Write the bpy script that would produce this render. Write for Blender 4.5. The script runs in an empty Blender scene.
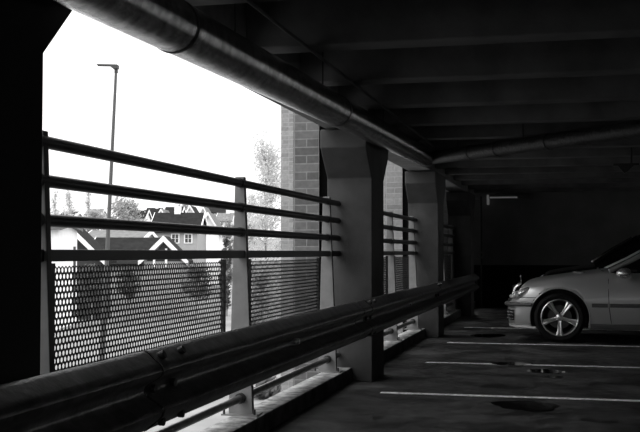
import bpy, math, random
from mathutils import Vector, Matrix
random.seed(7)
C = bpy.context.scene.collection
PI = math.pi
H = 1.15                                   # eye height above the deck

# ------------------------------------------------------------------ materials
def mat(name, v, rough=.8, metal=0., noise=0., nscale=8., bump=0., bscale=60., emit=0., spec=.5, detail=4, lo=.35, hi=.65, coat=0.):
    m = bpy.data.materials.new(name); m.use_nodes = True
    nt = m.node_tree; b = nt.nodes['Principled BSDF']
    b.inputs['Base Color'].default_value = (v, v, v, 1)
    b.inputs['Roughness'].default_value = rough
    b.inputs['Metallic'].default_value = metal
    b.inputs['Specular IOR Level'].default_value = spec
    b.inputs['Coat Weight'].default_value = coat
    if emit:
        b.inputs['Emission Color'].default_value = (1, 1, 1, 1); b.inputs['Emission Strength'].default_value = emit
    if noise or bump:
        tc = nt.nodes.new('ShaderNodeTexCoord')
    if noise:
        n = nt.nodes.new('ShaderNodeTexNoise'); n.inputs['Scale'].default_value = nscale; n.inputs['Detail'].default_value = detail
        nt.links.new(tc.outputs['Object'], n.inputs['Vector'])
        r = nt.nodes.new('ShaderNodeMapRange'); r.inputs[1].default_value = lo; r.inputs[2].default_value = hi
        r.inputs[3].default_value = max(0, v*(1-noise)); r.inputs[4].default_value = v*(1+noise)
        nt.links.new(n.outputs[0], r.inputs[0]); nt.links.new(r.outputs[0], b.inputs['Base Color'])
    if bump:
        n2 = nt.nodes.new('ShaderNodeTexNoise'); n2.inputs['Scale'].default_value = bscale; n2.inputs['Detail'].default_value = 5
        nt.links.new(tc.outputs['Object'], n2.inputs['Vector'])
        bp = nt.nodes.new('ShaderNodeBump'); bp.inputs['Strength'].default_value = bump; bp.inputs['Distance'].default_value = .02
        nt.links.new(n2.outputs[0], bp.inputs['Height']); nt.links.new(bp.outputs[0], b.inputs['Normal'])
    return m

def brick_mat(name, c1, c2, mortar, axis='X'):
    m = bpy.data.materials.new(name); m.use_nodes = True
    nt = m.node_tree; b = nt.nodes['Principled BSDF']; b.inputs['Roughness'].default_value = .9
    b.inputs['Specular IOR Level'].default_value = .2
    tc = nt.nodes.new('ShaderNodeTexCoord'); sp = nt.nodes.new('ShaderNodeSeparateXYZ'); cb = nt.nodes.new('ShaderNodeCombineXYZ')
    ad = nt.nodes.new('ShaderNodeMath'); ad.operation = 'ADD'; a2 = nt.nodes.new('ShaderNodeMath'); a2.operation = 'ADD'; a2.inputs[1].default_value = -.17
    nt.links.new(tc.outputs['Object'], sp.inputs[0])
    nt.links.new(sp.outputs[0], ad.inputs[0]); nt.links.new(sp.outputs[1], ad.inputs[1])
    nt.links.new(ad.outputs[0], a2.inputs[0]); nt.links.new(a2.outputs[0], cb.inputs[0]); nt.links.new(sp.outputs[2], cb.inputs[1])
    t = nt.nodes.new('ShaderNodeTexBrick')
    t.offset = 0; t.squash = .5; t.squash_frequency = 2
    t.inputs['Scale'].default_value = 1; t.inputs['Brick Width'].default_value = .23; t.inputs['Row Height'].default_value = .075
    t.inputs['Mortar Size'].default_value = .006; t.inputs['Mortar Smooth'].default_value = .2; t.inputs['Bias'].default_value = 0
    t.inputs['Color1'].default_value = (c1, c1, c1, 1); t.inputs['Color2'].default_value = (c2, c2, c2, 1); t.inputs['Mortar'].default_value = (mortar,)*3+(1,)
    nt.links.new(cb.outputs[0], t.inputs['Vector'])
    n = nt.nodes.new('ShaderNodeTexNoise'); n.inputs['Scale'].default_value = 25; nt.links.new(tc.outputs['Object'], n.inputs['Vector'])
    mr = nt.nodes.new('ShaderNodeMapRange'); mr.inputs[3].default_value = .7; mr.inputs[4].default_value = 1.25
    nt.links.new(n.outputs[0], mr.inputs[0])
    mx = nt.nodes.new('ShaderNodeMix'); mx.data_type = 'RGBA'; mx.blend_type = 'MULTIPLY'; mx.inputs[0].default_value = 1
    nt.links.new(t.outputs['Color'], mx.inputs[6]); nt.links.new(mr.outputs[0], mx.inputs[7])
    nt.links.new(mx.outputs[2], b.inputs['Base Color'])
    bp = nt.nodes.new('ShaderNodeBump'); bp.inputs['Strength'].default_value = .5; bp.inputs['Distance'].default_value = .01; bp.invert = True
    nt.links.new(t.outputs['Fac'], bp.inputs['Height']); nt.links.new(bp.outputs[0], b.inputs['Normal'])
    return m

M = dict(
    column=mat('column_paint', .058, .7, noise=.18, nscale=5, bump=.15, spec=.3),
    column_near=mat('column_dark_paint', .02, .7, spec=.2),  # near column's shade put into a darker base colour
    beam=mat('beam_concrete', .12, .85, noise=.25, nscale=3, bump=.2, bscale=20, spec=.2),
    slab=mat('slab_concrete', .08, .9, noise=.25, nscale=3, spec=.2),
    edge=mat('edge_beam_concrete', .24, .85, noise=.15, nscale=6, bump=.2, spec=.2),
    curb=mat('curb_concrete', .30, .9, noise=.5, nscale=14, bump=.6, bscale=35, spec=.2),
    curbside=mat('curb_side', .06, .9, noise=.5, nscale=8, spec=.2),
    wall=mat('end_wall_paint', .22, .8, noise=.12, nscale=2, spec=.2),
    dado=mat('dado_paint', .008, .8, spec=.2),  # lower band of the end wall, far darker than above
    line=mat('line_paint', .80, .7, noise=.45, nscale=22, detail=8, lo=.3, hi=.6),
    galv=mat('galvanised_guardrail', .15, .36, metal=.6, noise=.35, nscale=12, bump=.15, bscale=40),
    duct=mat('foil_clad_pipe', .58, .17, metal=.95, noise=.35, nscale=18, bump=.16, bscale=120),
    duct2=mat('dull_pipe', .03, .5, metal=.3, noise=.3, nscale=14, bump=.5, bscale=40),
    black=mat('black_paint', .012, .45, spec=.4),
    mesh=mat('black_mesh', .01, .5, spec=.3),
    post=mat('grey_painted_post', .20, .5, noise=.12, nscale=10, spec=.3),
    postedge=mat('dark_post_edge', .02, .5),  # shade of the posts' inward face, put into the colour
    bolt=mat('bolt_steel', .9, .3, metal=.3),
    boltd=mat('dark_bolt', .02, .5),
    rubber=mat('tyre_rubber', .006, .8, spec=.3),
    rim=mat('alloy_rim', .9, .3, metal=.9),
    disc=mat('brake_disc', .12, .4, metal=.7),
    carpaint=mat('silver_car_paint', .52, .32, metal=.45, coat=.6),
    car2paint=mat('black_car_paint', .008, .2, coat=.8),
    trimd=mat('dark_trim', .09, .45),
    plastic=mat('black_plastic', .01, .5),
    mirror=mat('bright_mirror_shell', .8, .22, metal=.8, coat=.5),
    chrome=mat('chrome', .8, .12, metal=1.),
    lens=mat('lamp_lens', .85, .12, metal=.75),
    glass=mat('tinted_glass', .008, .05, spec=.6),
    diffuser=mat('lamp_diffuser', .8, .5, emit=.06),
    asphalt=mat('asphalt', .20, .9, noise=.2, nscale=.3),
    grass=mat('grass', .16, .95, noise=.4, nscale=.4),
    white=mat('white_board', .85, .8, noise=.04, nscale=3),
    grey=mat('grey_render', .34, .8, noise=.05, nscale=3),
    lightgrey=mat('light_grey_render', .55, .8, noise=.05, nscale=3),
    roof=mat('slate_roof', .014, .9, noise=.3, nscale=2, spec=.1),
    roofl=mat('pale_tile_roof', .16, .9, noise=.2, nscale=2, spec=.1),
    paneg=mat('window_pane', .05, .1),
    bark=mat('bark', .22, .9),
    lamp=mat('lamp_post_steel', .09, .6),
    lamphead=mat('lamp_head', .05, .6),
    brick=brick_mat('pier_brick', .12, .18, .25),
    brickl=brick_mat('tower_brick', .22, .31, .34),
)
def leaf_mat(name, v):
    m = bpy.data.materials.new(name); m.use_nodes = True; nt = m.node_tree; nt.nodes.clear()
    o = nt.nodes.new('ShaderNodeOutputMaterial'); d = nt.nodes.new('ShaderNodeBsdfDiffuse'); t = nt.nodes.new('ShaderNodeBsdfTranslucent'); x = nt.nodes.new('ShaderNodeMixShader')
    d.inputs[0].default_value = (v, v, v, 1); t.inputs[0].default_value = (v, v, v, 1); x.inputs[0].default_value = .5
    nt.links.new(d.outputs[0], x.inputs[1]); nt.links.new(t.outputs[0], x.inputs[2]); nt.links.new(x.outputs[0], o.inputs[0]); return m
M['joint'] = mat('black_sealant', .003, .9, spec=.05)  # black of the strip between brickwork and column
M['darkwood'] = mat('dark_boards', .03, .8)
M['soil'] = mat('planting_soil', .035, .95, noise=.5, nscale=1.5)  # dark tone of the strip added to cut ground bounce
M['leafl'] = leaf_mat('pale_leaf', .62); M['leafm'] = leaf_mat('mid_leaf', .40); M['leafd'] = leaf_mat('dark_leaf', .14)  # palest leaves have lens glare lightened into their colour
# the deck: stained dark concrete, slightly damp
def floor_mat():
    m = mat('deck_concrete', .05, .6, spec=.35)
    nt = m.node_tree; b = nt.nodes['Principled BSDF']
    tc = nt.nodes.new('ShaderNodeTexCoord')
    def noise(s, d, det=6, sx=1, sy=1):
        mp = nt.nodes.new('ShaderNodeMapping'); mp.inputs['Scale'].default_value = (sx, sy, 1)
        nt.links.new(tc.outputs['Object'], mp.inputs[0])
        n = nt.nodes.new('ShaderNodeTexNoise'); n.inputs['Scale'].default_value = s; n.inputs['Detail'].default_value = det; n.inputs['Distortion'].default_value = d
        nt.links.new(mp.outputs[0], n.inputs[0]); return n
    n1 = noise(1.3, .6); n2 = noise(9, .2); n3 = noise(2.6, 1.2, 4)
    r1 = nt.nodes.new('ShaderNodeValToRGB'); e = r1.color_ramp.elements
    e[0].position = .38; e[0].color = (.016,)*3+(1,); e[1].position = .62; e[1].color = (.075,)*3+(1,)
    nt.links.new(n1.outputs[0], r1.inputs[0])
    r2 = nt.nodes.new('ShaderNodeValToRGB'); e = r2.color_ramp.elements
    e[0].position = .35; e[0].color = (.6,)*3+(1,); e[1].position = .65; e[1].color = (1.3,)*3+(1,)
    nt.links.new(n2.outputs[0], r2.inputs[0])
    r3 = nt.nodes.new('ShaderNodeValToRGB'); e = r3.color_ramp.elements
    e[0].position = .36; e[0].color = (.35,)*3+(1,); e[1].position = .43; e[1].color = (1,)*3+(1,)
    nt.links.new(n3.outputs[0], r3.inputs[0])
    def mul(a, c):
        mx = nt.nodes.new('ShaderNodeMix'); mx.data_type = 'RGBA'; mx.blend_type = 'MULTIPLY'; mx.inputs[0].default_value = 1
        nt.links.new(a, mx.inputs[6]); nt.links.new(c, mx.inputs[7]); return mx.outputs[2]
    nt.links.new(mul(mul(r1.outputs[0], r2.outputs[0]), r3.outputs[0]), b.inputs['Base Color'])
    rr = nt.nodes.new('ShaderNodeMapRange'); rr.inputs[1].default_value = .35; rr.inputs[2].default_value = .6; rr.inputs[3].default_value = .42; rr.inputs[4].default_value = .8
    nt.links.new(n3.outputs[0], rr.inputs[0]); nt.links.new(rr.outputs[0], b.inputs['Roughness'])
    bp = nt.nodes.new('ShaderNodeBump'); bp.inputs['Strength'].default_value = .2; bp.inputs['Distance'].default_value = .01
    nt.links.new(n2.outputs[0], bp.inputs['Height']); nt.links.new(bp.outputs[0], b.inputs['Normal'])
    return m
M['deck'] = floor_mat()
M['water'] = mat('wet_patch', .002, .06, spec=.12)

# ------------------------------------------------------------------ geometry helpers
class MB:
    def __init__(s): s.v = []; s.f = []
    def add(s, vs, fs):
        o = len(s.v); s.v += [tuple(p) for p in vs]; s.f += [tuple(i+o for i in f) for f in fs]; return s
    def box(s, x0, x1, y0, y1, z0, z1):
        return s.add([(x0,y0,z0),(x1,y0,z0),(x1,y1,z0),(x0,y1,z0),(x0,y0,z1),(x1,y0,z1),(x1,y1,z1),(x0,y1,z1)],
                     [(0,3,2,1),(4,5,6,7),(0,1,5,4),(1,2,6,5),(2,3,7,6),(3,0,4,7)])
    def tube(s, p, q, r, r2=None, n=16, caps=True):
        p = Vector(p); q = Vector(q); r2 = r if r2 is None else r2
        d = (q-p).normalized(); a = d.orthogonal().normalized(); b = d.cross(a)
        vs = [p+(a*math.cos(t)+b*math.sin(t))*r for t in [2*PI*i/n for i in range(n)]]
        vs += [q+(a*math.cos(t)+b*math.sin(t))*r2 for t in [2*PI*i/n for i in range(n)]]
        fs = [(i, (i+1) % n, n+(i+1) % n, n+i) for i in range(n)]
        if caps: fs += [tuple(range(n-1, -1, -1)), tuple(range(n, 2*n))]
        return s.add(vs, fs)
    def path(s, pts, r, n=16):
        pts = [Vector(p) for p in pts]; rings = []; up = None
        for i, p in enumerate(pts):
            d = (pts[min(i+1, len(pts)-1)]-pts[max(i-1, 0)]).normalized()
            a = d.orthogonal().normalized() if up is None else (up-d*up.dot(d)).normalized()
            up = a; b = d.cross(a); rr = r[i] if isinstance(r, list) else r
            rings.append([p+(a*math.cos(t)+b*math.sin(t))*rr for t in [2*PI*k/n for k in range(n)]])
        vs = [v for R in rings for v in R]; fs = []
        for i in range(len(pts)-1):
            for k in range(n): fs.append((i*n+k, i*n+(k+1) % n, (i+1)*n+(k+1) % n, (i+1)*n+k))
        fs += [tuple(range(n-1, -1, -1)), tuple(range((len(pts)-1)*n, len(pts)*n))]
        return s.add(vs, fs)
    def prism(s, poly, axis, a, b):                      # poly of 2-D points extruded along an axis
        def P(p, t):
            return {'x': (t, p[0], p[1]), 'y': (p[0], t, p[1]), 'z': (p[0], p[1], t)}[axis]
        n = len(poly)
        return s.add([P(p, a) for p in poly]+[P(p, b) for p in poly],
                     [tuple(range(n)), tuple(range(2*n-1, n-1, -1))]+[(i, n+i, n+(i+1) % n, (i+1) % n) for i in range(n)])
    def lathe(s, prof, c, n=40, axis='y'):               # prof: (radius, offset along axis)
        vs = []; m = len(prof)
        for k in range(n):
            t = 2*PI*k/n
            for r, o in prof:
                if axis == 'y': vs.append((c[0]+r*math.cos(t), c[1]+o, c[2]+r*math.sin(t)))
                else: vs.append((c[0]+r*math.cos(t), c[1]+r*math.sin(t), c[2]+o))
        fs = [(k*m+i, k*m+i+1, ((k+1) % n)*m+i+1, ((k+1) % n)*m+i) for k in range(n) for i in range(m-1)]
        return s.add(vs, fs)
    def ball(s, c, rx, ry, rz, n=16, m=10):
        vs = [(c[0], c[1], c[2]-rz)]
        for j in range(1, m):
            p = -PI/2+PI*j/m
            for i in range(n):
                t = 2*PI*i/n; vs.append((c[0]+rx*math.cos(p)*math.cos(t), c[1]+ry*math.cos(p)*math.sin(t), c[2]+rz*math.sin(p)))
        vs.append((c[0], c[1], c[2]+rz)); fs = []
        for i in range(n): fs.append((0, 1+(i+1) % n, 1+i))
        for j in range(m-2):
            for i in range(n): fs.append((1+j*n+i, 1+j*n+(i+1) % n, 1+(j+1)*n+(i+1) % n, 1+(j+1)*n+i))
        for i in range(n): fs.append((1+(m-2)*n+i, 1+(m-2)*n+(i+1) % n, len(vs)-1))
        return s.add(vs, fs)
    def build(s, name, m, parent=None, smooth=False, bevel=0, fix=True):
        me = bpy.data.meshes.new(name); me.from_pydata(s.v, [], s.f); me.update()
        if fix:
            import bmesh
            bm = bmesh.new(); bm.from_mesh(me); bmesh.ops.recalc_face_normals(bm, faces=bm.faces); bm.to_mesh(me); bm.free()
        for mm in (m if isinstance(m, (list, tuple)) else [m]): me.materials.append(mm)
        if smooth:
            me.polygons.foreach_set('use_smooth', [True]*len(me.polygons))
            me.set_sharp_from_angle(angle=math.radians(38))
        o = bpy.data.objects.new(name, me); C.objects.link(o)
        if parent:
            o.parent = parent
            o.matrix_parent_inverse = Matrix.Translation(-parent.location) @ Matrix() if not parent.get('rot') else Matrix()
        if bevel:
            b = o.modifiers.new('bevel', 'BEVEL'); b.width = bevel; b.segments = 2; b.limit_method = 'ANGLE'
        return o

def thing(name, label, cat, loc=(0, 0, 0), group=None, local=False, rz=0):
    o = bpy.data.objects.new(name, None); C.objects.link(o); o.location = loc; o.empty_display_size = .1
    o.rotation_euler.z = rz
    o['label'] = label; o['category'] = cat
    if group: o['group'] = group
    if local: o['rot'] = 1
    return o
def tag(o, label, cat, group=None):
    o['label'] = label; o['category'] = cat
    if group: o['group'] = group
    return o
def struct(o): o['kind'] = 'structure'; return o

# ------------------------------------------------------------------ the setting
XR = 15.0; YB = -8.0; XL = -2.07; YE = 21.6; ZS = 2.72
struct(MB().box(XL, XR, YB, YE+.3, -.4, 0).build('floor', M['deck']))
struct(MB().box(XL, XR, YB, YE+.3, ZS, ZS+.3).build('ceiling', M['slab']))
w = MB().box(XL, 2.1, YE, YE+.25, .88, ZS).build('wall_far', M['wall']); struct(w)
struct(MB().box(XL, 2.1, YE-.01, YE+.25, 0, .88).build('trim_1', M['dado']))
struct(MB().box(XR, XR+.25, YB, YE+.3, 0, ZS).build('wall_right', M['wall']))
struct(MB().box(2.1, 12.5, YE, YE+.25, 2.25, ZS).build('trim_2', M['wall']))
struct(MB().box(2.1, 12.5, YE, YE+.25, 0, 1.05).build('trim_5', M['wall']))  # unseen parapet added to narrow the highlight on the large pipe
struct(MB().box(12.5, XR, YE, YE+.25, 0, ZS).build('trim_4', M['wall']))
struct(MB().box(XL, XR, YB-.25, YB, 0, .3).build('wall_back', M['wall']))  # unseen back wall, slot above it shaped to limit light from behind
struct(MB().box(XL, XR, YB-.25, YB, 1.15, ZS).build('trim_3', M['wall']))  # unseen lintel added to keep back light off the beam faces
struct(MB().box(-2.07, -1.74, YB, 2.5, 0, 2.22).build('wall_left', M['wall']))  # unseen wall added to keep skylight off the near railing post
struct(MB().box(-2.075, -1.76, YB, YE, 2.235, ZS).build('edge_beam', M['edge'], bevel=.012))
y = 5.67-1.2*6
while y < YE-.3:
    struct(MB().prism([(y-.24, ZS), (y-.2, 2.3), (y, 2.3), (y+.04, ZS)], 'x', -1.76, XR).build('ceiling_beam', M['beam'], bevel=.008))
    y += 1.21
COLS = [(2.5, 3.1), (9.0, 9.6), (13.82, 14.42), (18.6, 19.2)]
names = ['near black-shadowed concrete column at the left edge of the photo, with flared head',
         'grey concrete column with flared head, second from the camera, railing ending against it',
         'grey concrete column with flared head, third from the camera, smaller than the one before it',
         'small dim concrete column with flared head at the far end of the guardrail']
for (a, b), lb in zip(COLS, names):
    prof = [(a, 0), (b, 0), (b, 1.81), (b+.27, 2.06), (b+.27, 2.22), (a-.27, 2.22), (a-.27, 2.06), (a, 1.81)]
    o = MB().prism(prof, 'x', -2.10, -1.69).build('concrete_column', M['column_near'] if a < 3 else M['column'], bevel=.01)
    tag(o, lb, 'column', 'concrete columns along the open side')
# kerbs between the columns
ends = [(3.1, 9.0), (9.6, 13.82), (14.42, 18.6), (19.2, YE)]
klab = {5: 'long pale concrete kerb under the nearest railing, debris on top', 2: 'pale concrete kerb under the railing between the second and third columns', 3: 'short concrete kerb between the third column and the last column', 0: 'concrete kerb in front of the nearest column', 4: 'concrete kerb beyond the last column'}
for i, (a, b) in enumerate(ends):
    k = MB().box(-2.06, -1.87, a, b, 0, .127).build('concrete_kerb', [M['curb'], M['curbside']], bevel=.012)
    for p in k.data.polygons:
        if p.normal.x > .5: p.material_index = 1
    k['kind'] = 'structure'

# brick piers outside the columns and the brick tower beyond
for (a, b), lb in zip(COLS[:3], ['brick pier outside the nearest column, behind its dark flank', 'dark brick pier beside the second column, large bricks', 'pale brick pier beside the third column, seen between railings and column']):  # nearest pier is unseen, added to block sky from the first post
    t = thing('brick_pier', lb, 'pier', (-2.3, a, -3.5), 'brick piers outside the columns')
    MB().box(-2.42, -2.18, a+.02, b, -3.5, 6).build('brickwork', M['brick'] if a < 10 else M['brickl'], t)
    MB().box(-2.18, -2.11, a+.05, b, -3.5, 6).build('joint', M['joint'], t)  # black strip standing between brickwork and column
tag(MB().box(-4.78, -2.24, 17.0, 21.6, -3.5, 9).build('brick_tower', M['brickl']), 'tall brick stair tower standing outside beyond the railings', 'tower')

# ------------------------------------------------------------------ guardrail
GP = [(.155, .005), (.145, .022), (.128, .040), (.112, .062), (.095, .078), (.078, .083), (.062, .076), (.046, .056), (.032, .030), (.018, .010),
      (0, .004), (-.018, .010), (-.032, .030), (-.046, .056), (-.062, .076), (-.078, .083), (-.095, .078), (-.112, .062), (-.128, .040), (-.145, .022), (-.155, .005)]
gr = thing('guardrail', 'long dark corrugated steel guardrail running along the columns', 'guardrail', (-1.62, 0, 0))
GX = -1.615; GZ = .61
def grsec(y0, y1, off):
    m = MB(); t = .004; n = len(GP)
    outer = [(GX+off+d, GZ+z) for z, d in GP]; inner = [(GX+off+d-t, GZ+z) for z, d in reversed(GP)]
    m.prism(outer+inner, 'y', y0, y1)
    return m.build('rail_section', M['galv'], gr, smooth=True)
cuts = [-1.0, 3.6, 8.0, 12.6, 18.3]
for i in range(4):
    grsec(cuts[i]-(.16 if i else 0), cuts[i+1]+.16, 0.0045*((i+1) % 2))
for i, c in enumerate(cuts[1:4]):
    t_ = .0075; outer = [(GX+d+t_, GZ+z*1.01) for z, d in GP]; inner = [(GX+d, GZ+z) for z, d in reversed(GP)]
    MB().prism(outer+inner, 'y', c+.150, c+.166).build('splice_edge', M['boltd'], gr)
for c in cuts[1:4]:
    for dy in (.23, .44):
        for z in (.128, -.0, -.128):
            x = GX+(.04 if z else .004)
            MB().tube((x, c+dy, GZ+z), (x+.022, c+dy, GZ+z+(.01 if z > 0 else 0)), .017, n=10).build('bolt', M['boltd'], gr)
b0 = MB().tube((GX+.0, 6.05, GZ+.0), (GX+.03, 6.05, GZ+.0), .017, n=12).build('bolt', M['bolt'], gr); b0['label'] = 'bright bare steel bolt'
b1 = MB().tube((GX+.0, 10.65, GZ), (GX+.03, 10.65, GZ), .013, n=12).build('bolt', M['bolt'], gr); b1['label'] = 'bright bare steel bolt'
for a, b in COLS:
    MB().box(-1.69, GX+.004, a+.2, a+.4, GZ-.1, GZ+.1).build('mounting_block', M['black'], gr)

# ------------------------------------------------------------------ railings
def post(y, root):
    m = MB(); t = .02
    # tapered plate facing along the row ; the inward face has its shade painted in
    z0 = .127; z1 = 1.625
    xi0, xo0, xi1, xo1 = -1.925, -2.085, -1.985, -2.045
    m.add([(xo0, y-t, z0), (xi0, y-t, z0), (xi1, y-t, z1), (xo1, y-t, z1), (xo0, y+t, z0), (xi0, y+t, z0), (xi1, y+t, z1), (xo1, y+t, z1)],
          [(0,1,2,3), (4,7,6,5), (0,4,5,1), (1,5,6,2), (2,6,7,3), (3,7,4,0)])
    o = m.build('post', [M['post'], M['postedge']], root, bevel=.004)
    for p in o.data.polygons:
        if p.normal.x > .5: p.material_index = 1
    MB().box(-2.12, -1.885, y-.06, y+.06, .127, .137).build('base_plate', M['post'], o)
    for dx in (-1.905, -2.105):
        MB().tube((dx, y-.045, .137), (dx, y-.045, .17), .008, n=8).build('anchor_bolt', M['boltd'], o)
def perf(y0, y1, z0, z1, root):
    # perforated sheet: staggered round holes, 30 mm pitch
    fr = MB(); 
    for a, b, c, d in ((y0-.018, y0+.006, z0-.01, z1+.01), (y1-.006, y1+.018, z0-.01, z1+.01)): fr.box(-2.012, -1.988, a, b, c, d)
    fr.box(-2.012, -1.988, y0, y1, z0-.02, z0+.006)
    m = MB(); p = .030; rh = p*.866; r = .0106; t = .0012; N = 8
    ny = int((y1-y0)/p); nz = int((z1-z0)/rh)
    vs = []; fs = []; idx = {}
    def V(y, z):
        k = (round(y*20000), round(z*20000))
        if k not in idx: idx[k] = len(vs); vs.append((y, z))
        return idx[k]
    for j in range(nz):
        for i in range(ny):
            cy = y0+p*(i+.5+(.5 if j % 2 else 0)); cz = z0+rh*(j+.5)
            hexp = [(cy+p/2, cz-rh/3*.5-rh/6*0), ] 
            R = p/math.sqrt(3)
            hx = [(cy+R*math.cos(PI/6+k*PI/3), cz+R*math.sin(PI/6+k*PI/3)) for k in range(6)]
            o = []
            for k in range(6):
                a = hx[k]; b = hx[(k+1) % 6]; o.append(a); o.append(((a[0]+b[0])/2, (a[1]+b[1])/2))
            c = [(cy+r*math.cos(PI/6+k*PI/6), cz+r*math.sin(PI/6+k*PI/6)) for k in range(12)]
            oi = [V(*q) for q in o]; ci = []
            for q in c: vs.append(q); ci.append(len(vs)-1)
            for k in range(12): fs.append((oi[k], oi[(k+1) % 12], ci[(k+1) % 12], ci[k]))
    m.add([(-2.0, a, b) for a, b in vs], fs)
    o = m.build('mesh_panel', M['mesh'], root, fix=False)
    sm = o.modifiers.new('thickness', 'SOLIDIFY'); sm.thickness = .002
    fr.build('panel_frame', M['black'], o)
def railing(y0, y1, posts, panels, lb):
    t = thing('railing', lb, 'railing', (-2.0, (y0+y1)/2, .135), 'railings between the columns')
    for z in (1.583, 1.43, 1.275):
        o = MB().tube((-2.0, y0, z), (-2.0, y1, z), .0255, n=18).build('rail', M['black'], t, smooth=True)
        for p in posts:
            MB().tube((-2.0, p-.075, z), (-2.0, p-.028, z), .030, n=16).build('collar', M['black'], o, smooth=True)
    MB().box(-2.022, -1.978, y0, y1, 1.112, 1.16).build('panel_rail', M['black'], t, bevel=.004)
    o = MB().tube((-2.0, y0, .235), (-2.0, y1, .235), .024, n=18).build('bottom_rail', M['galv'], t, smooth=True)
    for p in posts:
        post(p, t)
        MB().tube((-2.0, p-.06, .235), (-2.0, p-.028, .235), .033, n=16).build('collar', M['black'], o, smooth=True)
    for a, b in panels: perf(a, b, .31, 1.095, t)
railing(3.1, 9.0, [3.66, 6.22, 8.62], [(3.745, 5.84), (6.36, 8.24)], 'long black railing with perforated mesh panels nearest the camera')
railing(9.6, 13.82, [9.9, 11.85, 13.58], [(10.05, 11.55), (12.08, 13.12)], 'black railing with mesh panels between the second and third columns')
railing(14.42, 18.6, [15.0, 16.75, 18.2], [(15.2, 16.55), (16.95, 18.0)], 'small distant railing beyond the third column')

# ------------------------------------------------------------------ pipes under the ceiling
s = .02; PX = -1.57; PR = .11
mp = thing('ceiling_pipe', 'large shiny foil-clad pipe hung along the top of the open side', 'pipe', (PX, 6, 2.1))
def pz(y): return 2.0+s*y
MB().tube((PX, YB, pz(YB)), (PX, 11.75, pz(11.75)), PR, n=40).build('cladding', M['duct'], mp, smooth=True)
for yy in (3.95, 7.0, 10.2):
    MB().tube((PX, yy-.012, pz(yy)), (PX, yy+.012, pz(yy)), PR+.003, n=40).build('joint_band', M['duct2'], mp, smooth=True)
for yy in (1.2, 4.75, 6.6, 8.9, 11.0):
    MB().tube((PX, yy, pz(yy)+PR-.01), (PX, yy, ZS), .005, n=8).build('hanger_rod', M['black'], mp)
bp_ = thing('branch_pipe', 'dull pipe running diagonally under the beams from the end of the large pipe', 'pipe', (-.5, 10.4, 2.2))
pts = [(PX, 11.76, 2.245), (PX+.0, 11.86, 2.245), (PX+.05, 11.9, 2.243), (PX+.12, 11.84, 2.24)]
dirv = Vector((1.33, -1.7, 0)).normalized()
a0 = Vector((-1.47, 11.68, 2.225))
pts = [(PX, 11.75, pz(11.75)), (PX+.03, 11.84, 2.245), (PX+.09, 11.80, 2.235), tuple(a0)]
pts.append(tuple(a0+dirv*1.2+Vector((0, 0, -.014)))); pts.append(tuple(a0+dirv*11+Vector((0, 0, -.13))))
MB().path(pts, .074, n=28).build('pipe_body', M['duct2'], bp_, smooth=True)
for k in (.75, 1.25, 2.1, 5.2, 8.3):
    q = a0+dirv*k+Vector((0, 0, -.012*k)); MB().tube(q-dirv*.03, q+dirv*.03, .080, n=28).build('coupling', M['duct2'], bp_, smooth=True)
for k in (.5, 1.7, 4.4, 7.4, 10.2):
    q = a0+dirv*k+Vector((0, 0, -.012*k)); MB().tube(q+Vector((0, 0, .05)), (q.x, q.y, ZS), .005, n=8).build('hanger_rod', M['black'], bp_)
tag(MB().tube((-1.40, YB, 2.289), (-1.40, 11.0, 2.289), .010, n=12).build('conduit', M['black'], smooth=True), 'thin straight cable conduit fixed under the ceiling beams beside the large pipe', 'conduit')
t = thing('wall_conduit', 'thin vertical grey conduit with a small round box by the far corner', 'conduit', (-1.74, 21.5, 0))
MB().tube((-1.74, 21.52, 0), (-1.74, 21.52, 2.3), .018, n=10).build('pipe_body', M['column'], t, smooth=True)
m = MB(); n = 20
m.lathe([(.04, -.02), (.075, -.02), (.075, .02), (.04, .02), (.04, -.02)], (-1.76, 21.47, 1.09), n=24); m.build('round_box', M['post'], t, smooth=True)
t = thing('strip_light', 'dim strip light fixed high on the far wall', 'ceiling light', (-1.2, 21.5, 2.24))
MB().box(-1.58, -.7, 21.44, 21.6, 2.25, 2.32).build('housing', M['post'], t, bevel=.01)
MB().box(-1.56, -1.0, 21.42, 21.45, 2.255, 2.285).build('diffuser', M['diffuser'], t)
MB().box(-1.62, -1.58, 21.42, 21.6, 2.13, 2.33).build('end_cap', M['diffuser'], t)
t = thing('ceiling_bracket', 'small dark wedge-shaped fitting hanging under the ceiling at the right edge', 'bracket', (.62, 12, 2.3))
MB().box(.5, .78, 11.95, 12.05, 2.115, 2.14).build('plate', M['black'], t)
MB().prism([(.55, 2.115), (.72, 2.115), (.66, 2.05), (.62, 2.03)], 'y', 11.95, 12.05).build('wedge', M['black'], t)
MB().tube((.7, 12, 2.14), (.7, 12, ZS), .012, n=8).build('stem', M['black'], t)

# ------------------------------------------------------------------ markings and puddles
def line(x0, x1, y, lb, z=.002):
    m = MB(); n = int((x1-x0)/.05); top = []
    for i in range(n+1):
        x = x0+(x1-x0)*i/n; j = random.uniform(-.004, .004)
        top.append((x, y-.042+j, y+.042+random.uniform(-.004, .004)))
    vs = []; fs = []
    for x, a, b in top: vs += [(x, a, z), (x, b, z), (x, a, 0), (x, b, 0)]
    for i in range(n):
        o = 4*i; fs += [(o, o+4, o+5, o+1), (o, o+2, o+6, o+4), (o+1, o+5, o+7, o+3)]
    m.add(vs, fs)
    tag(m.build('bay_line', M['line']), lb, 'parking line', 'white parking bay lines')
line(-1.5, 4.2, 8.36, 'white bay line nearest the camera')
line(-1.45, 4.2, 10.75, 'second white bay line, broken by a dark wet patch')
line(-1.5, 4.2, 13.14, 'white bay line running along the near side of the silver car')
line(-1.55, 4.2, 15.85, 'faint white bay line furthest away, behind the silver car')
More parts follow.
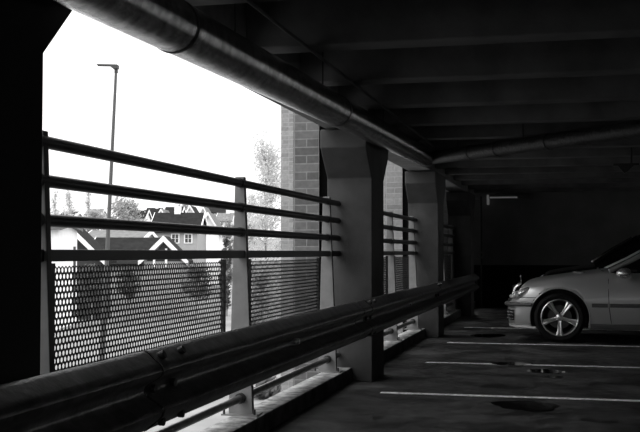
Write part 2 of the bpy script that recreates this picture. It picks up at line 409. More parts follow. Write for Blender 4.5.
def puddle(cx, cy, rx, ry, lb):
    n = 48; ph = [random.uniform(0, 6.3) for _ in range(4)]
    ring = []
    for i in range(n):
        t = 2*PI*i/n; k = 1+.10*math.sin(2*t+ph[0])+.08*math.sin(3*t+ph[1])+.05*math.sin(5*t+ph[2])
        ring.append((cx+rx*k*math.cos(t), cy+ry*k*math.sin(t)))
    m = MB(); m.add([(x, y, .0028) for x, y in ring]+[(cx+(x-cx)*1.002, cy+(y-cy)*1.002, 0) for x, y in ring], [tuple(range(n))]+[(i, n+i, n+(i+1) % n, (i+1) % n) for i in range(n)])
    tag(m.build('puddle', M['water']), lb, 'puddle', 'dark puddles on the deck')
puddle(-.31, 7.9, .26, .24, 'large dark puddle nearest the camera, in front of the first bay line')
puddle(-.22, 10.2, .17, .17, 'oval puddle just in front of the second bay line')
puddle(-.13, 9.77, .08, .08, 'smallest dark wet spot, in front of the oval puddle')
puddle(-.58, 10.82, .23, .13, 'dark wet patch lying over the gap in the second bay line')
puddle(-1.08, 14.35, .24, .28, 'dark puddle to the left of the silver car')

# ------------------------------------------------------------------ cars
def lerp_table(tab, u):
    for i in range(len(tab)-1):
        if tab[i][0] <= u <= tab[i+1][0]:
            p0 = tab[max(i-1, 0)]; p1 = tab[i]; p2 = tab[i+1]; p3 = tab[min(i+2, len(tab)-1)]
            t = (u-p1[0])/(p2[0]-p1[0]); out = []
            for k in range(1, len(p1)):
                h = p2[0]-p1[0]
                m1 = (p2[k]-p0[k])/(p2[0]-p0[0])*h if p2[0] != p0[0] else 0
                m2 = (p3[k]-p1[k])/(p3[0]-p1[0])*h if p3[0] != p1[0] else 0
                d = p2[k]-p1[k]
                if d*m1 <= 0: m1 = 0
                if d*m2 <= 0: m2 = 0
                if abs(m1) > 3*abs(d): m1 = 3*d
                if abs(m2) > 3*abs(d): m2 = 3*d
                t2 = t*t; t3 = t2*t
                out.append((2*t3-3*t2+1)*p1[k]+(t3-2*t2+t)*m1+(-2*t3+3*t2)*p2[k]+(t3-t2)*m2)
            return out
    return list(tab[-1][1:])
# u, half width, bottom z, shoulder z, centre z
BODY = [(0, .34, .30, .44, .45), (.02, .46, .225, .485, .49), (.06, .58, .20, .515, .525), (.11, .655, .19, .57, .60), (.17, .71, .18, .645, .69), (.24, .75, .18, .70, .755), (.35, .79, .18, .745, .80),
        (.6, .835, .18, .80, .845), (1.0, .86, .18, .855, .90), (1.33, .865, .18, .885, .94), (1.8, .865, .18, .905, .96), (2.6, .865, .18, .925, .97), (3.3, .86, .18, .935, .98),
        (3.8, .84, .18, .94, .99), (4.2, .80, .19, .92, .98), (4.4, .74, .22, .89, .94), (4.48, .66, .25, .70, .72), (4.53, .55, .32, .55, .56)]
def body_half_width(u, z, tab=BODY):
    w, zb, zs, zc = lerp_table(tab, u)
    sec = section(w, zb, zs, zc)
    for i in range(len(sec)-1):
        a, b = sec[i], sec[i+1]
        if a[1] <= z <= b[1] and b[1] > a[1] and a[0] > .3: return a[0]+(b[0]-a[0])*(z-a[1])/(b[1]-a[1])
    return w
def section(w, zb, zs, zc):
    h = zs-zb
    return [(0, zb), (w*.5, zb), (w-.10, zb), (w-.05, zb+.012), (w-.028, zb+.05), (w-.012, zb+h*.22), (w-.002, zb+h*.38), (w, zb+h*.52), (w-.004, zb+h*.64), (w-.014, zb+h*.76),
            (w-.032, zb+h*.87), (w-.058, zb+h*.95), (w-.10, zs), (w*.80, zs+(zc-zs)*.28), (w*.62, zs+(zc-zs)*.62), (w*.40, zs+(zc-zs)*.86), (w*.2, zs+(zc-zs)*.96), (0, zc)]
def car(X, Y, main, lb, paint, roofk=1.0, body=BODY, gh=None, wb=(.675, 3.39)):
    t = thing('car', lb, 'car', (X, Y+.865, 0))
    yc = Y+.865
    us = [0, .015, .03, .055, .08, .105, .13, .165, .2, .25, .3, .35, .42, .5]+[.5+.08*i for i in range(1, 47)]+[4.26, 4.32, 4.36, 4.4, 4.44, 4.48, 4.505, 4.53]
    us = sorted(set(round(u, 3) for u in us if u <= 4.53))
    m = MB(); vs = []; fs = []; n = None
    for u in us:
        sec = section(*lerp_table(body, u)); full = sec+[(-a, b) for a, b in reversed(sec[1:-1])]; n = len(full)
        vs += [(X+u, yc-a, b) for a, b in full]
    for i in range(len(us)-1):
        for k in range(n): fs.append((i*n+k, i*n+(k+1) % n, (i+1)*n+(k+1) % n, (i+1)*n+k))
    fs += [tuple(range(n)), tuple(range((len(us)-1)*n, len(us)*n))]
    m.add(vs, fs); bo = m.build('body', [paint, M['plastic']], t, smooth=True)
    # wheel wells cut out of the body
    cut = MB()
    for u in wb:
        for sd in (-1, 1): cut.tube((X+u, yc+sd*.58, .315), (X+u, yc+sd*1.1, .315), .368, n=48)
    co = cut.build('arch_cutter', M['plastic'], smooth=True)
    bo2 = bo.modifiers.new('arches', 'BOOLEAN'); bo2.operation = 'DIFFERENCE'; bo2.solver = 'EXACT'; bo2.object = co
    dg = bpy.context.evaluated_depsgraph_get(); dg.update()
    nm = bpy.data.meshes.new_from_object(bo.evaluated_get(dg)); bo.modifiers.clear(); bo.data = nm
    bpy.data.objects.remove(co)
    # dark inner surfaces of the wells
    if nm.materials.__len__() > 1:
        for p in nm.polygons:
            c = p.center+bo.matrix_parent_inverse.to_translation()*0
            for u in wb:
                r = math.hypot(c.x-(X+u), c.z-.315); ay = abs(c.y-yc)
                if abs(r-.368) < .006 and ay < .84 or (abs(ay-.58) < .01 and r < .368): p.material_index = 1
    # arch lips
    for u in wb:
        for sd in (-1, 1):
            pts = []
            for k in range(0, 33):
                a = math.radians(-12+204*k/32); x = u+.374*math.cos(a); z = .315+.374*math.sin(a)
                pts.append((X+x, yc+sd*(body_half_width(x, max(z, .24), body)+.001), z))
            MB().path(pts, .009, n=8).build('arch_lip', paint, t, smooth=True)
    # greenhouse: (u, z) roof line and half widths
    G = gh or [(1.30, .93, .70), (1.57, 1.06, .67), (1.90, 1.245, .63), (2.24, 1.385, .60), (2.6, 1.425, .59), (3.1, 1.40, .59), (3.5, 1.29, .60), (3.85, 1.10, .64), (4.05, .99, .67)]
    m = MB(); vs = []; fs = []; n = 9
    for u, z, wr in G:
        zb = lerp_table(body, u)[2]-.03; wb_ = lerp_table(body, u)[0]-.075
        z = max(z, zb+.02)
        row = [(wb_, zb), (wr+(wb_-wr)*.35, zb+(z-zb)*.6), (wr+.02, z-.04*min(1, (z-zb)*4)), (wr-.08, z-.008), (0, z+.008)]
        row = row+[(-a, b) for a, b in reversed(row[:-1])]
        vs += [(X+u, yc-a, b) for a, b in row]
    for i in range(len(G)-1):
        for k in range(n-1): fs.append((i*n+k, i*n+k+1, (i+1)*n+k+1, (i+1)*n+k))
    fs += [tuple(range(n)), tuple(range((len(G)-1)*n, len(G)*n))]
    m.add(vs, fs); g = m.build('windows', M['glass'], t, smooth=True)
    # roof skin and pillars
    m = MB(); vs = []; fs = []
    R = [q for q in G if q[1] > 1.27]
    for u, z, wr in R:
        vs += [(X+u, yc-a, b) for a, b in [(wr+.03, z-.05), (wr-.03, z+.002), (wr-.15, z+.012), (0, z+.022), (-(wr-.15), z+.012), (-(wr-.03), z+.002), (-(wr+.03), z-.05)]]
    for i in range(len(R)-1):
        for k in range(6): fs.append((i*7+k, i*7+k+1, (i+1)*7+k+1, (i+1)*7+k))
    m.add(vs, fs); ro = m.build('roof', paint, t, smooth=True); sm = ro.modifiers.new('thickness', 'SOLIDIFY'); sm.thickness = .012
    for sd in (-1, 1):
        pa = []
        for u, z, wr in G:
            if z > 1.40: break
            zb = lerp_table(body, u)[2]-.03; wb_ = lerp_table(body, u)[0]-.075
            zz = max(z, zb+.02); pa.append((X+u-.01, yc+sd*(wr+.025 if z > 1 else wb_), zz-.02))
        if len(pa) > 1: MB().path(pa, .028, n=8).build('front_pillar', paint, t, smooth=True)
        u = 2.45; zb = .9
        MB().path([(X+u, yc+sd*.785, .92), (X+u+.06, yc+sd*.70, 1.22), (X+u+.1, yc+sd*.625, 1.37)], .02, n=8).build('door_pillar', M['plastic'], t, smooth=True)
        pb = [(X+u, yc+sd*(wr+.03), z-.03) for u, z, wr in G[-3:]]
        MB().path(pb, .045, n=8).build('rear_pillar', paint, t, smooth=True)
        # door seams following the body side
        for us_ in (([(1.30, .885), (1.275, .80), (1.275, .62), (1.28, .45), (1.30, .30), (1.315, .21)]), ([(2.42, .93), (2.42, .7), (2.42, .45), (2.42, .22)])):
            pp = [(X+a, yc+sd*(body_half_width(a, b, body)+.001), b) for a, b in us_]
            MB().path(pp, .0045, n=6).build('door_seam', M['plastic'], t)
        # side moulding
        for a, b in ((1.07, 1.265), (1.29, 2.41), (2.43, 3.05)):
            ps = [(X+a+(b-a)*k/6, yc+sd*(body_half_width(a+(b-a)*k/6, .48, body)+.004), .478) for k in range(7)]
            mm = MB()
            for k in range(6):
                p, q = ps[k], ps[k+1]; e = sd*.012
                mm.add([(p[0], p[1], .455), (q[0], q[1], .455), (q[0], q[1]+e, .462), (p[0], p[1]+e, .462), (p[0], p[1], .502), (q[0], q[1], .502), (q[0], q[1]+e, .495), (p[0], p[1]+e, .495)],
                       [(0, 1, 2, 3), (3, 2, 6, 7), (7, 6, 5, 4)]+([(0, 3, 7, 4)] if k == 0 else [])+([(1, 5, 6, 2)] if k == 5 else []))
            mm.build('side_moulding', M['trimd'], t)
            MB().path([(p[0], p[1]+sd*.012, .499) for p in ps], .004, n=6).build('chrome_strip', M['chrome'], t)
        # sill
        MB().prism([(-.03, .19), (.0, .17), (.02, .22), (.018, .27), (-.03, .28)], 'x', X+1.15, X+3.05).build('sill', M['plastic'], None)
        o = bpy.data.objects[-1] if False else None
    return t, yc
def fix_sill(t, X, Y, paint):
    yc = Y+.865
    for o in [q for q in C.objects if q.name.startswith('sill') and q.parent is None]: bpy.data.objects.remove(o)
    for sd in (-1, 1):
        m = MB(); prof = [(-.05, .185), (.0, .175), (.012, .20), (.010, .245), (-.03, .26)]
        m.prism([(yc+sd*(.835+a), b) for a, b in prof], 'x', X+1.05, X+3.02)
        m.build('sill', M['trimd'], t, smooth=True)

def wheel(X, yo, sd, t, good=True):
    # tyre: outer face at yo, width .205 going inwards
    w = .205; R = .318; r = .232; c = (X, yo, .318)
    i = -sd
    tp = [(r, .012*i), (r+.02, .0*i), (r+.05, -.004*i), (R-.02, .010*i), (R-.004, .028*i), (R, .05*i), (R, (w-.05)*i), (R-.004, (w-.028)*i), (R-.02, (w-.01)*i), (r, (w-.012)*i), (r-.01, w*.5*i), (r, .012*i)]
    ty = MB().lathe(tp, c, n=64).build('wheel', M['rubber'], t, smooth=True)
    MB().lathe([(.217, .03*i), (.220, .010*i), (.227, .002*i), (.235, .006*i), (.236, .02*i), (.226, .03*i), (.217, .06*i), (.217, .03*i)], c, n=64).build('rim', M['rim'], ty, smooth=True)
    MB().lathe([(.217, .05*i), (.205, .17*i), (.20, .17*i), (.212, .05*i), (.217, .05*i)], c, n=48).build('rim_barrel', M['trimd'], ty, smooth=True)
    MB().lathe([(.0, .12*i), (.15, .12*i), (.15, .135*i), (0, .135*i)], c, n=40).build('brake_disc', M['disc'], ty, smooth=True)
    m = MB()
    for k in range(5):
        a = math.radians(-90+72*k)
        e = Vector((math.cos(a), 0, math.sin(a))); f = Vector((-math.sin(a), 0, math.cos(a))); cc = Vector(c)
        prof = [(.03, .032, .035), (.07, .022, .024), (.12, .024, .016), (.17, .033, .012), (.216, .046, .014)]
        vs = []; fs = []
        for rr, hw, o in prof:
            for s_, oo in ((-1, o+.012), (-.55, o), (0, o+.008), (.55, o), (1, o+.012)):
                p = cc+e*rr+f*hw*s_; vs.append((p.x, yo+oo*i, p.z))
            for s_ in (1, -1):
                p = cc+e*rr+f*hw*s_; vs.append((p.x, yo+(o+.045)*i, p.z))
        for q in range(len(prof)-1):
            for j in range(7): fs.append((q*7+j, q*7+(j+1) % 7, (q+1)*7+(j+1) % 7, (q+1)*7+j))
        fs += [tuple(range(7)), tuple(range(28, 35))]
        m.add(vs, fs)
    m.build('spokes', M['rim'], ty, smooth=True)
    MB().lathe([(0, .018*i), (.022, .018*i), (.03, .024*i), (.045, .03*i), (.05, .05*i), (0, .05*i)], c, n=28).build('hub_cap', M['rim'], ty, smooth=True)
    for k in range(5):
        a = math.radians(-54+72*k)
        MB().tube((c[0]+.055*math.cos(a), yo+.035*i, c[2]+.055*math.sin(a)), (c[0]+.055*math.cos(a), yo+.06*i, c[2]+.055*math.sin(a)), .011, n=8).build('wheel_nut', M['boltd'], ty)
    return ty

CX, CY = -.785, 13.40
c1, yc = car(CX, CY, True, 'silver saloon car parked side-on, nose towards the guardrail', M['carpaint'])
fix_sill(c1, CX, CY, M['carpaint'])
for u in (.675, 3.39):
    wheel(CX+u, CY+.045, -1, c1); wheel(CX+u, CY+1.73-.045, 1, c1)
# front details of the silver car
def side_patch(u0, u1, zf, zt, off, sd, nm, m, nu=8, nz=5, cbody=BODY, X=CX, ycn=None):
    ycn = yc if ycn is None else ycn
    vs = []; fs = []
    for i in range(nu+1):
        u = u0+(u1-u0)*i/nu; a = zf(i/nu); b = zt(i/nu)
        for j in range(nz+1):
            z = a+(b-a)*j/nz; bul = off*math.sin(PI*min(max(j/nz, .0), 1))**.5*math.sin(PI*min(max(i/nu, 0), 1))**.4 if off > .006 else off
            vs.append((X+u-bul*.5, ycn+sd*(body_half_width(u, z, cbody)+.002+bul), z))
    for i in range(nu):
        for j in range(nz): fs.append((i*(nz+1)+j, (i+1)*(nz+1)+j, (i+1)*(nz+1)+j+1, i*(nz+1)+j+1))
    o = MB().add(vs, fs).build(nm, m, c1, smooth=True); sm = o.modifiers.new('thickness', 'SOLIDIFY'); sm.thickness = .006; return o
for sd in (-1, 1):
    # twin oval lamps wrapping the corner
    for (hx, hy, hz, ra, rb, rc) in ((.20, .665, .625, .115, .075, .045), (.125, .52, .60, .075, .07, .04)):
        mb = MB().ball((0, 0, 0), ra, rb, rc, 26, 14)
        mb.v = [(CX+hx+x, yc+sd*(hy+y+.25*x), hz+z+.55*x) for x, y, z in mb.v]
        hl = mb.build('headlight', M['lens'], c1, smooth=True)
        for kx in (-.045, .03):
            MB().tube((CX+hx+kx-.02, yc+sd*(hy+rb*.75), hz+kx*.6), (CX+hx+kx-.015, yc+sd*(hy+rb*1.03), hz+kx*.6), .026, .02, n=16).build('reflector', M['rim'], hl, smooth=True)
    # bumper rub strip with chrome insert
    pts = [(CX-.012, yc+sd*.25, .475), (CX-.008, yc+sd*.48, .475), (CX+.02, yc+sd*.61, .475), (CX+.08, yc+sd*.685, .475), (CX+.2, yc+sd*.748, .475), (CX+.33, yc+sd*.79, .475)]
    MB().path(pts, .024, n=10).build('bumper_strip', M['trimd'], c1, smooth=True)
    MB().path([(x-.012, y+sd*.014, z+.022) for x, y, z in pts], .005, n=6).build('chrome_strip', M['chrome'], c1, smooth=True)
    # lower air intake with bright slats
    side_patch(.015, .10, lambda s_: .27, lambda s_: .40, .003, sd, 'air_intake', M['plastic'])
    for zz in (.29, .33, .37):
        pp = [(CX+.0, yc+sd*.53, zz), (CX+.02, yc+sd*.60, zz), (CX+.085, yc+sd*.68, zz)]
        MB().path(pp, .007, n=6).build('intake_slat', M['chrome'], c1, smooth=True)
    # mirror
    mr = MB().ball((CX+1.46, yc+sd*.985, .885), .10, .105, .07, 20, 12).build('mirror', M['mirror'], c1, smooth=True)
    MB().path([(CX+1.47, yc+sd*.80, .87), (CX+1.46, yc+sd*.93, .875)], .025, n=10).build('mirror_stalk', M['plastic'], mr, smooth=True)
    MB().box(CX+1.42, CX+1.62, yc+sd*.785-.004, yc+sd*.785+.004, .90, .93).build('window_trim', M['plastic'], c1)
    MB().path([(CX+2.2, yc+sd*.87, .78), (CX+2.22, yc+sd*.90, .785), (CX+2.36, yc+sd*.90, .785), (CX+2.38, yc+sd*.87, .78)], .012, n=8).build('door_handle', M['carpaint'], c1, smooth=True)
    # bumper lower lip, nearly to the ground
    MB().path([(CX+.03, yc+sd*.3, .2), (CX+.05, yc+sd*.55, .195), (CX+.12, yc+sd*.67, .19), (CX+.38, yc+sd*.775, .18)], .02, n=8).build('bumper_lip', M['carpaint'], c1, smooth=True)
    # bumper/wing seam
    pts = [(CX+a, yc+sd*(body_half_width(a, .565)+.0005), .565) for a in (.18, .24, .30, .36, .42)]
    MB().path(pts, .004, n=6).build('bumper_seam', M['plastic'], c1)
# grille
g = MB().box(CX+.055, CX+.13, yc-.33, yc+.33, .54, .70).build('grille', M['plastic'], c1)
for k in range(5): MB().box(CX+.042+.012*k, CX+.06+.012*k, yc-.33, yc+.33, .555+k*.03, .563+k*.03).build('grille_slat', M['chrome'], g)
for yy in (-.34, .34): MB().path([(CX+.05, yc+yy, .54), (CX+.10, yc+yy*1.03, .68), (CX+.15, yc+yy*1.02, .72)], .014, n=8).build('grille_surround', M['chrome'], g, smooth=True)
MB().path([(CX+.14, yc-.34, .715), (CX+.13, yc, .735), (CX+.14, yc+.34, .715)], .014, n=8).build('grille_surround', M['chrome'], g, smooth=True)
# hood ornament: ring with three points on a short stalk
orn = MB().tube((CX+.16, yc, .70), (CX+.16, yc, .77), .006, n=8).build('hood_ornament', M['chrome'], c1)
m = MB(); ring = [(CX+.16, yc+.034*math.cos(2*PI*k/24), .804+.034*math.sin(2*PI*k/24)) for k in range(25)]
m.path(ring, .0035, n=6)
for a in (90, 210, 330):
    m.tube((CX+.16, yc, .804), (CX+.16, yc+.033*math.cos(math.radians(a)), .804+.033*math.sin(math.radians(a))), .005, .0015, n=6)
m.build('star', M['chrome'], orn)
# washer jets / wiper at the windscreen foot
MB().path([(CX+1.22, yc-.60, .905), (CX+1.16, yc-.1, .935), (CX+1.18, yc+.2, .935)], .008, n=8).build('wiper', M['plastic'], c1, smooth=True)
m = MB().ball((CX+.92, yc-.45, .888), .08, .05, .014, 14, 8).build('bonnet_vent', M['lens'], c1, smooth=True)

# dark car behind
B2 = [(u, w, zb, zs+.05 if u > .2 else zs, zc+.06 if u > .2 else zc) for u, w, zb, zs, zc in BODY]
G2 = [(1.0, 1.0, .70), (1.3, 1.20, .67), (1.65, 1.40, .63), (2.0, 1.50, .60), (2.6, 1.53, .59), (3.2, 1.50, .59), (3.8, 1.40, .60), (4.1, 1.2, .64), (4.25, 1.05, .67)]
c2, yc2 = car(-.6, 16.35, False, 'black car in deep shadow parked behind the silver car', M['car2paint'], body=B2, gh=G2)
fix_sill(c2, -.6, 16.35, M['car2paint'])
for u in (.675, 3.39):
    wheel(-.6+u, 16.35+.045, -1, c2); wheel(-.6+u, 16.35+1.73-.045, 1, c2)
for sd in (-1, 1):
    MB().ball((-.6+.26, yc2+sd*.66, .72), .12, .08, .06, 18, 12).build('headlight', M['lens'], c2, smooth=True)
    mr = MB().ball((-.6+1.42, yc2+sd*.96, 1.03), .06, .09, .06, 18, 12).build('mirror', M['car2paint'], c2, smooth=True)

# ------------------------------------------------------------------ outside
GZ0 = -3.5
yaw = math.radians(13.53)
def at(px, py, d):
    """point in the world at distance d from the garage railing viewpoint, seen in direction px,py"""
    p = math.radians(2.0018); F = Vector((-math.sin(yaw)*math.cos(p), math.cos(yaw)*math.cos(p), math.sin(p))); R = Vector((math.cos(yaw), math.sin(yaw), 0)); U = R.cross(F)
    v = F+R*((px-320)/1030)+U*((216-py)/1030)
    return Vector((0, 0, H))+v*d
def m2(px, d): return px*d/1030
struct(MB().box(-400, 300, -60, 130, GZ0-.5, GZ0).build('ground', M['asphalt']))
struct(MB().box(-4.6, -2.45, -30, 60, GZ0, GZ0+.08).build('planting_bed', M['soil']))  # dark strip added to cut light bounced up onto the column heads
# hillside far behind
m = MB(); vs = []; fs = []; nx, ny = 40, 14
for j in range(ny):
    for i in range(nx):
        x = -260+i*9; yy = 95+j*16; k = max(0, min(1, (yy-110)/160)); k = k*k*(3-2*k)
        vs.append((x, yy, GZ0-.1+k*(11+2.5*math.sin(x*.03+1)+1.2*math.sin(x*.09))))
for j in range(ny-1):
    for i in range(nx-1): fs.append((j*nx+i, j*nx+i+1, (j+1)*nx+i+1, (j+1)*nx+i))
o = m.add(vs, fs).build('hillside', M['grass'], smooth=True); struct(o); sm = o.modifiers.new('thickness', 'SOLIDIFY'); sm.thickness = .4
def hill(x, yy):
    k = max(0, min(1, (yy-110)/160)); k = k*k*(3-2*k)
    return GZ0-.1+k*(11+2.5*math.sin(x*.03+1)+1.2*math.sin(x*.09)) if yy > 95 else GZ0

def house(lb, px, d, ridge_y, eave_y, wpx, dpx=9, turn=0, wall=None, roof=None, gable=True, base=None, windows=(), barge=True, chimney=(), group=None, name='house'):
    """front faces the garage; turn=0 shows the ridge side-on, turn=90 shows a gable end"""
    c = at(px, 250, d); zr = at(px, ridge_y, d).z; ze = at(px, eave_y, d).z; W = m2(wpx, d); D = dpx
    zb = (min(hill(c.x, c.y), ze-2.2)-.5 if base is None else base)
    t = thing(name, lb, 'house', (c.x, c.y, zb), group, local=True, rz=yaw+math.radians(turn if turn != 90 else 0))
    h = ze-zb; hr = zr-zb; wall = wall or M['white']; roof = roof or M['roof']
    def B(mb, nm, m, **k): return mb.build(nm, m, t, **k)
    if turn == 90:   # gable to the front: ridge along local y
        B(MB().prism([(-W/2, 0), (W/2, 0), (W/2, h), (0, hr-.15), (-W/2, h)], 'y', 0, D), 'wall', wall)
        sl = (hr-h)/(W/2); ov = .35
        for s_ in (-1, 1):
            e = (s_*(W/2+ov), h-ov*sl)
            B(MB().prism([(0, hr), e, (e[0], e[1]-.18), (0, hr-.18)], 'y', -.35, D+.35), 'roof', roof)
            if barge: B(MB().prism([(0, hr+.03), e, (e[0], e[1]-.36), (0, hr-.40)], 'y', -.42, -.34), 'bargeboard', M['white'])
    else:
        B(MB().prism([(0, 0), (D, 0), (D, h), (D/2, hr-.15), (0, h)], 'x', -W/2, W/2), 'wall', wall)
        sl = (hr-h)/(D/2); ov = .35
        for s_ in (-1, 1):
            e = (D/2+s_*(D/2+ov), h-ov*sl)
            B(MB().prism([(D/2, hr), e, (e[0], e[1]-.18), (D/2, hr-.18)], 'x', -W/2-.3, W/2+.3), 'roof', roof)
            if barge:
                for xx in (-W/2-.36, W/2+.3): B(MB().prism([(D/2, hr+.03), e, (e[0], e[1]-.36), (D/2, hr-.40)], 'x', xx, xx+.06), 'bargeboard', M['white'])
    for (wx, wy, ww, wh) in windows:
        x0 = m2(wx-px, d); z1 = at(px, wy, d).z-zb; w_ = m2(ww, d); h_ = m2(wh, d)
        f = B(MB().box(x0, x0+w_, -.08, .02, z1-h_, z1), 'window_frame', M['white'])
        for k in (0, 1):
            for q in (0, 1):
                MB().box(x0+w_*(.14+.40*k), x0+w_*(.46+.40*k), -.10, -.06, z1-h_*(.9-.42*q), z1-h_*(.52-.42*q)).build('pane', M['paneg'], f).matrix_parent_inverse = Matrix()
    for (cx_, tz) in chimney:
        x0 = m2(cx_-px, d)
        B(MB().box(x0-.35, x0+.35, D/2-.4, D/2+.4, hr-1.2, hr+tz), 'chimney', M['white'])
    return t
for_fix = []
# near outbuildings
t = house('white boarded outbuilding at the left, partly behind the railing', 44, 62, 222, 226.5, 27, 5, 0, M['white'], M['roofl'], base=GZ0, barge=False)
MB().box(m2(13.4, 62), m2(13.7, 62)+.03, 4.0, 4.5, .5, 5.0).build('door', M['black'], t)
house('dark steep gable with a white bargeboard sloping down beside the white outbuilding', 71, 71, 226, 256, 62, 3, 90, M['darkwood'], M['roof'], base=GZ0)
house('low wide house with dark slate roof', 119, 80, 236.5, 262, 66, 10, 0, M['grey'], M['roof'], base=GZ0)
t = house('dark front gable with white bargeboards beside the low slate roof', 164, 73, 236, 256, 40, 2.2, 90, M['grey'], M['roof'], base=GZ0)
MB().prism([(-1.25, 4.0), (1.25, 4.0), (0, 5.3)], 'y', -.06, .02).build('gable_opening', M['black'], t)
MB().box(-.75, -.6, -.2, -.07, 3.6, 4.9).build('post', M['white'], t); MB().box(.1, .25, -.2, -.07, 3.6, 4.9).build('post', M['white'], t)
house('pale grey roofed house behind the slate-roofed one', 112, 100, 229, 238, 56, 10, 0, M['lightgrey'], M['roofl'], chimney=((118, .6),), base=GZ0)
house('grey rendered house with two white windows and dark gable roof', 174, 112, 211, 230, 46, 9, 0, M['grey'], M['roof'], base=GZ0, windows=((171, 233.5, 8.5, 10), (184, 233.5, 8.5, 10)), chimney=((172, .7),))
t = house('white house with a dark shrub by its wall, right of the grey house', 208, 134, 212, 230, 22, 9, 90, M['white'], M['roofl'], base=GZ0)
# houses on the hill
H_ = [(66, 185, 210.5, 215.5, 13, 0, 'roof', 'small dark-roofed house at the far left among bare trees'),
      (92, 215, 208, 214, 14, 0, 'roofl', 'tiny pale-roofed house left of the lamp post'),
      (137, 200, 209, 217, 14, 0, 'roof', 'dark-roofed hillside house just right of the round tree'),
      (152, 222, 207, 216, 14, 0, 'roof', 'long dark-roofed hillside terrace house behind the dark gable'),
      (161, 172, 208.5, 214, 7, 90, 'roofl', 'white gable-fronted hillside house with pale roof'),
      (172, 215, 206, 214, 16, 0, 'roof', 'dark-roofed hillside house above the two white windows'),
      (190, 175, 205, 219, 17, 90, 'roof', 'large white gabled hillside house with dark roof near the middle post'),
      (203, 165, 206, 218, 13, 90, 'roofl', 'white hillside house with steep pale gable'),
      (215, 210, 205, 212, 20, 0, 'roof', 'dark-roofed hillside house highest on the slope'),
      (224, 180, 212, 220, 14, 0, 'roofl', 'pale hillside house nearest the middle post')]
for px, d, ry, ey, w_, tr, rf, lb in H_:
    house(lb, px, d, ry, ey, w_, 8, tr, M['white'], M[rf], windows=((px-3, ey+2, 2, 3), (px+1, ey+2, 2, 3)), group='houses on the hillside', chimney=((px+2, .8),) if tr == 0 else ())
# trees
def tree(lb, px, d, top_y, wpx, leaf, n=2500, ls=.25, base=None, crown=(0.25, 1.0), name='tree', sparse=1., trunk=.16):
    c = at(px, 250, d); zt = at(px, top_y, d).z; zb = hill(c.x, c.y) if base is None else base
    R = m2(wpx, d)/2; Ht = zt-zb
    t = thing(name, lb, 'tree' if name != 'shrub' else 'shrub', (c.x, c.y, zb), 'trees outside' if name == 'tree' else 'shrubs outside', local=True)
    m = MB(); m.path([(0, 0, 0), (.03*R, 0, Ht*.3), (-.03*R, .02, Ht*.6), (0, 0, Ht*.96)], [trunk, trunk*.8, trunk*.5, trunk*.1], n=8)
    tips = []
    for k in range(46):
        f = crown[0]+(crown[1]-crown[0])*(.08+.88*random.random()); a = random.random()*2*PI
        env = math.sin(PI*min(1, max(.05, (f-crown[0])/(crown[1]-crown[0])*.86+.12)))**.7
        L = R*env*random.uniform(.6, 1.0); z0 = Ht*max(.05, f-.10)
        e = Vector((L*math.cos(a), L*math.sin(a), Ht*f+.05*L)); b = Vector((0, 0, z0)); mid = (b+e)/2+Vector((0, 0, -.05*L))
        m.path([b, mid, e], [trunk*.25, trunk*.14, .012], n=4); tips += [(b, mid, e)]*1
    m.build('trunk', M['bark'], t)
    vs = []; fs = []
    for k in range(n):
        b, mid, e = random.choice(tips); u = random.random()**.6
        p = b.lerp(mid, u*2) if u < .5 else mid.lerp(e, (u-.5)*2)
        p = p+Vector((random.gauss(0, 1), random.gauss(0, 1), random.gauss(0, 1)))*R*.13*sparse
        q = Vector((random.gauss(0, 1), random.gauss(0, 1), random.gauss(0, 1))).normalized(); r_ = q.orthogonal().normalized(); s2 = ls*random.uniform(.6, 1.2)
        w2 = q.cross(r_); i = len(vs)
        vs += [tuple(p-r_*s2), tuple(p+w2*s2*.45), tuple(p+r_*s2), tuple(p-w2*s2*.45)]; fs.append((i, i+1, i+2, i+3))
    MB().add(vs, fs).build('foliage', leaf, t, fix=False)
    return t
tree('pale sparse birch tree standing against the brick tower', 266, 42, 132, 66, M['leafl'], 9000, .075, base=GZ0, crown=(.12, 1), trunk=.06)
tree('low pale bushy tree left of the birch, behind the railing', 249, 46, 188, 40, M['leafl'], 7000, .08, base=GZ0, crown=(.1, 1), trunk=.06)
tree('round grey tree right of the lamp post', 124, 140, 195, 46, M['leafm'], 2600, .32, crown=(.2, 1))
tree('low spreading tree just left of the lamp post', 96, 150, 208, 34, M['leafm'], 1400, .3, crown=(.3, 1))
tree('slender bare-looking tree beside the first railing post', 55, 150, 188, 16, M['leafl'], 420, .28, crown=(.2, 1))
tree('slender pale tree above the small dark roof', 69, 155, 187, 16, M['leafl'], 520, .28, crown=(.2, 1))
tree('slender pale tree halfway between the post and the lamp', 88, 160, 188, 13, M['leafl'], 380, .28, crown=(.2, 1))
tree('small dark tree on the skyline above the hillside roofs', 182, 230, 201, 18, M['leafm'], 700, .45, crown=(.3, 1))
tree('dark round tree beside the middle railing post', 230, 120, 208, 20, M['leafm'], 1500, .25, crown=(.1, 1))
tree('dark leafy tree between the white house and the middle post', 226, 75, 234, 13, M['leafd'], 1400, .18, base=GZ0, crown=(.05, 1))
for px, d, ty, w_, lb in [(92, 58, 264, 34, 'dark shrub seen through the left of the mesh panel'), (128, 66, 268, 26, 'small dark shrub behind the middle of the mesh panel'),
                          (196, 68, 266, 40, 'wide dark shrub behind the right of the mesh panel'),
                          (268, 33, 380, 40, 'dark shrub low down beside the foot of the brick tower'), (262, 40, 262, 34, 'leafy shrub filling the second mesh panel')]:
    z_ = {66: 283, 68: 284, 58: 1}.get(d)
    tree(lb, px, d, ty, w_, M['leafd'] if px != 262 else M['leafm'], 900, .13, base=GZ0 if z_ is None else GZ0, crown=(.02, 1) if z_ is None else (.45, 1), name='shrub', trunk=.05)
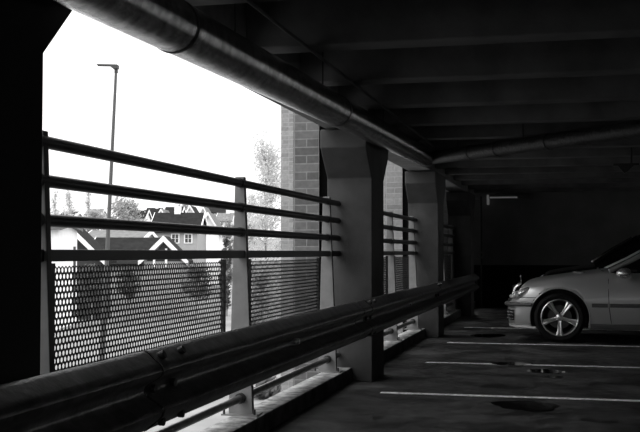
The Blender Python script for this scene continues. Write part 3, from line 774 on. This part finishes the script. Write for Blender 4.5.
# street lamp, leaning a little
b = at(103, 330, 25); b = Vector((b.x, b.y, 0)); top = at(116.2, 68, 25); low = at(107.3, 250, 25)
dv = (top-low)/(top.z-low.z); base = low+dv*(GZ0-low.z)
t = thing('street_lamp', 'slim leaning street lamp with a flat one-sided head against the white sky', 'street lamp', tuple(base))
MB().tube(base, base+dv*3.8, .075, .07, n=12).build('pole_base', M['lamp'], t, smooth=True)
MB().tube(base+dv*3.8, top, .055, .034, n=12).build('pole', M['lamp'], t, smooth=True)
R = Vector((math.cos(yaw), math.sin(yaw), 0)); Yv = Vector((-math.sin(yaw), math.cos(yaw), 0)); Zv = Vector((0, 0, 1))
def q(a, z): return top+R*a+Zv*z
pr = [(.055, -.02), (.06, .06), (.04, .075), (-.42, .085), (-.47, .075), (-.45, .055), (-.16, .05), (-.06, -.03)]
m = MB(); n = len(pr)
m.add([tuple(q(a, z)-Yv*.09) for a, z in pr]+[tuple(q(a, z)+Yv*.09) for a, z in pr], [tuple(range(n)), tuple(range(2*n-1, n-1, -1))]+[(i, n+i, n+(i+1) % n, (i+1) % n) for i in range(n)])
m.build('lamp_head', M['lamphead'], t)
MB().tube(q(0, -.12), q(0, .0), .045, n=12).build('collar', M['lamphead'], t)

# ------------------------------------------------------------------ light
wd = bpy.data.worlds.new('overcast'); bpy.context.scene.world = wd; wd.use_nodes = True
bg = wd.node_tree.nodes['Background']; bg.inputs[0].default_value = (1, 1, 1, 1); bg.inputs[1].default_value = 1.0
nt = wd.node_tree; tc = nt.nodes.new('ShaderNodeTexCoord'); sp = nt.nodes.new('ShaderNodeSeparateXYZ'); mr = nt.nodes.new('ShaderNodeMapRange')
mr.inputs[1].default_value = 0; mr.inputs[2].default_value = 1; mr.inputs[3].default_value = 1.25; mr.inputs[4].default_value = 3.4
nt.links.new(tc.outputs['Generated'], sp.inputs[0]); nt.links.new(sp.outputs[2], mr.inputs[0]); nt.links.new(mr.outputs[0], bg.inputs[1])
sun = bpy.data.lights.new('sun', 'SUN'); sun.energy = .5; sun.angle = math.radians(35); so = bpy.data.objects.new('sun', sun); C.objects.link(so)
so.rotation_euler = Vector((.6, .4, -.75)).to_track_quat('-Z', 'Y').to_euler()

cam = bpy.data.cameras.new('camera'); co = bpy.data.objects.new('camera', cam); C.objects.link(co)
cam.sensor_width = 36; cam.lens = 1030/640*36; cam.clip_end = 1500; cam.clip_start = .05
co.location = (0, 0, H); co.rotation_euler = (math.radians(92.0018), 0, math.radians(13.53))
sc = bpy.context.scene; sc.camera = co
sc.view_settings.view_transform = 'Standard'; sc.view_settings.look = 'None'; sc.view_settings.gamma = 1; sc.view_settings.exposure = 0
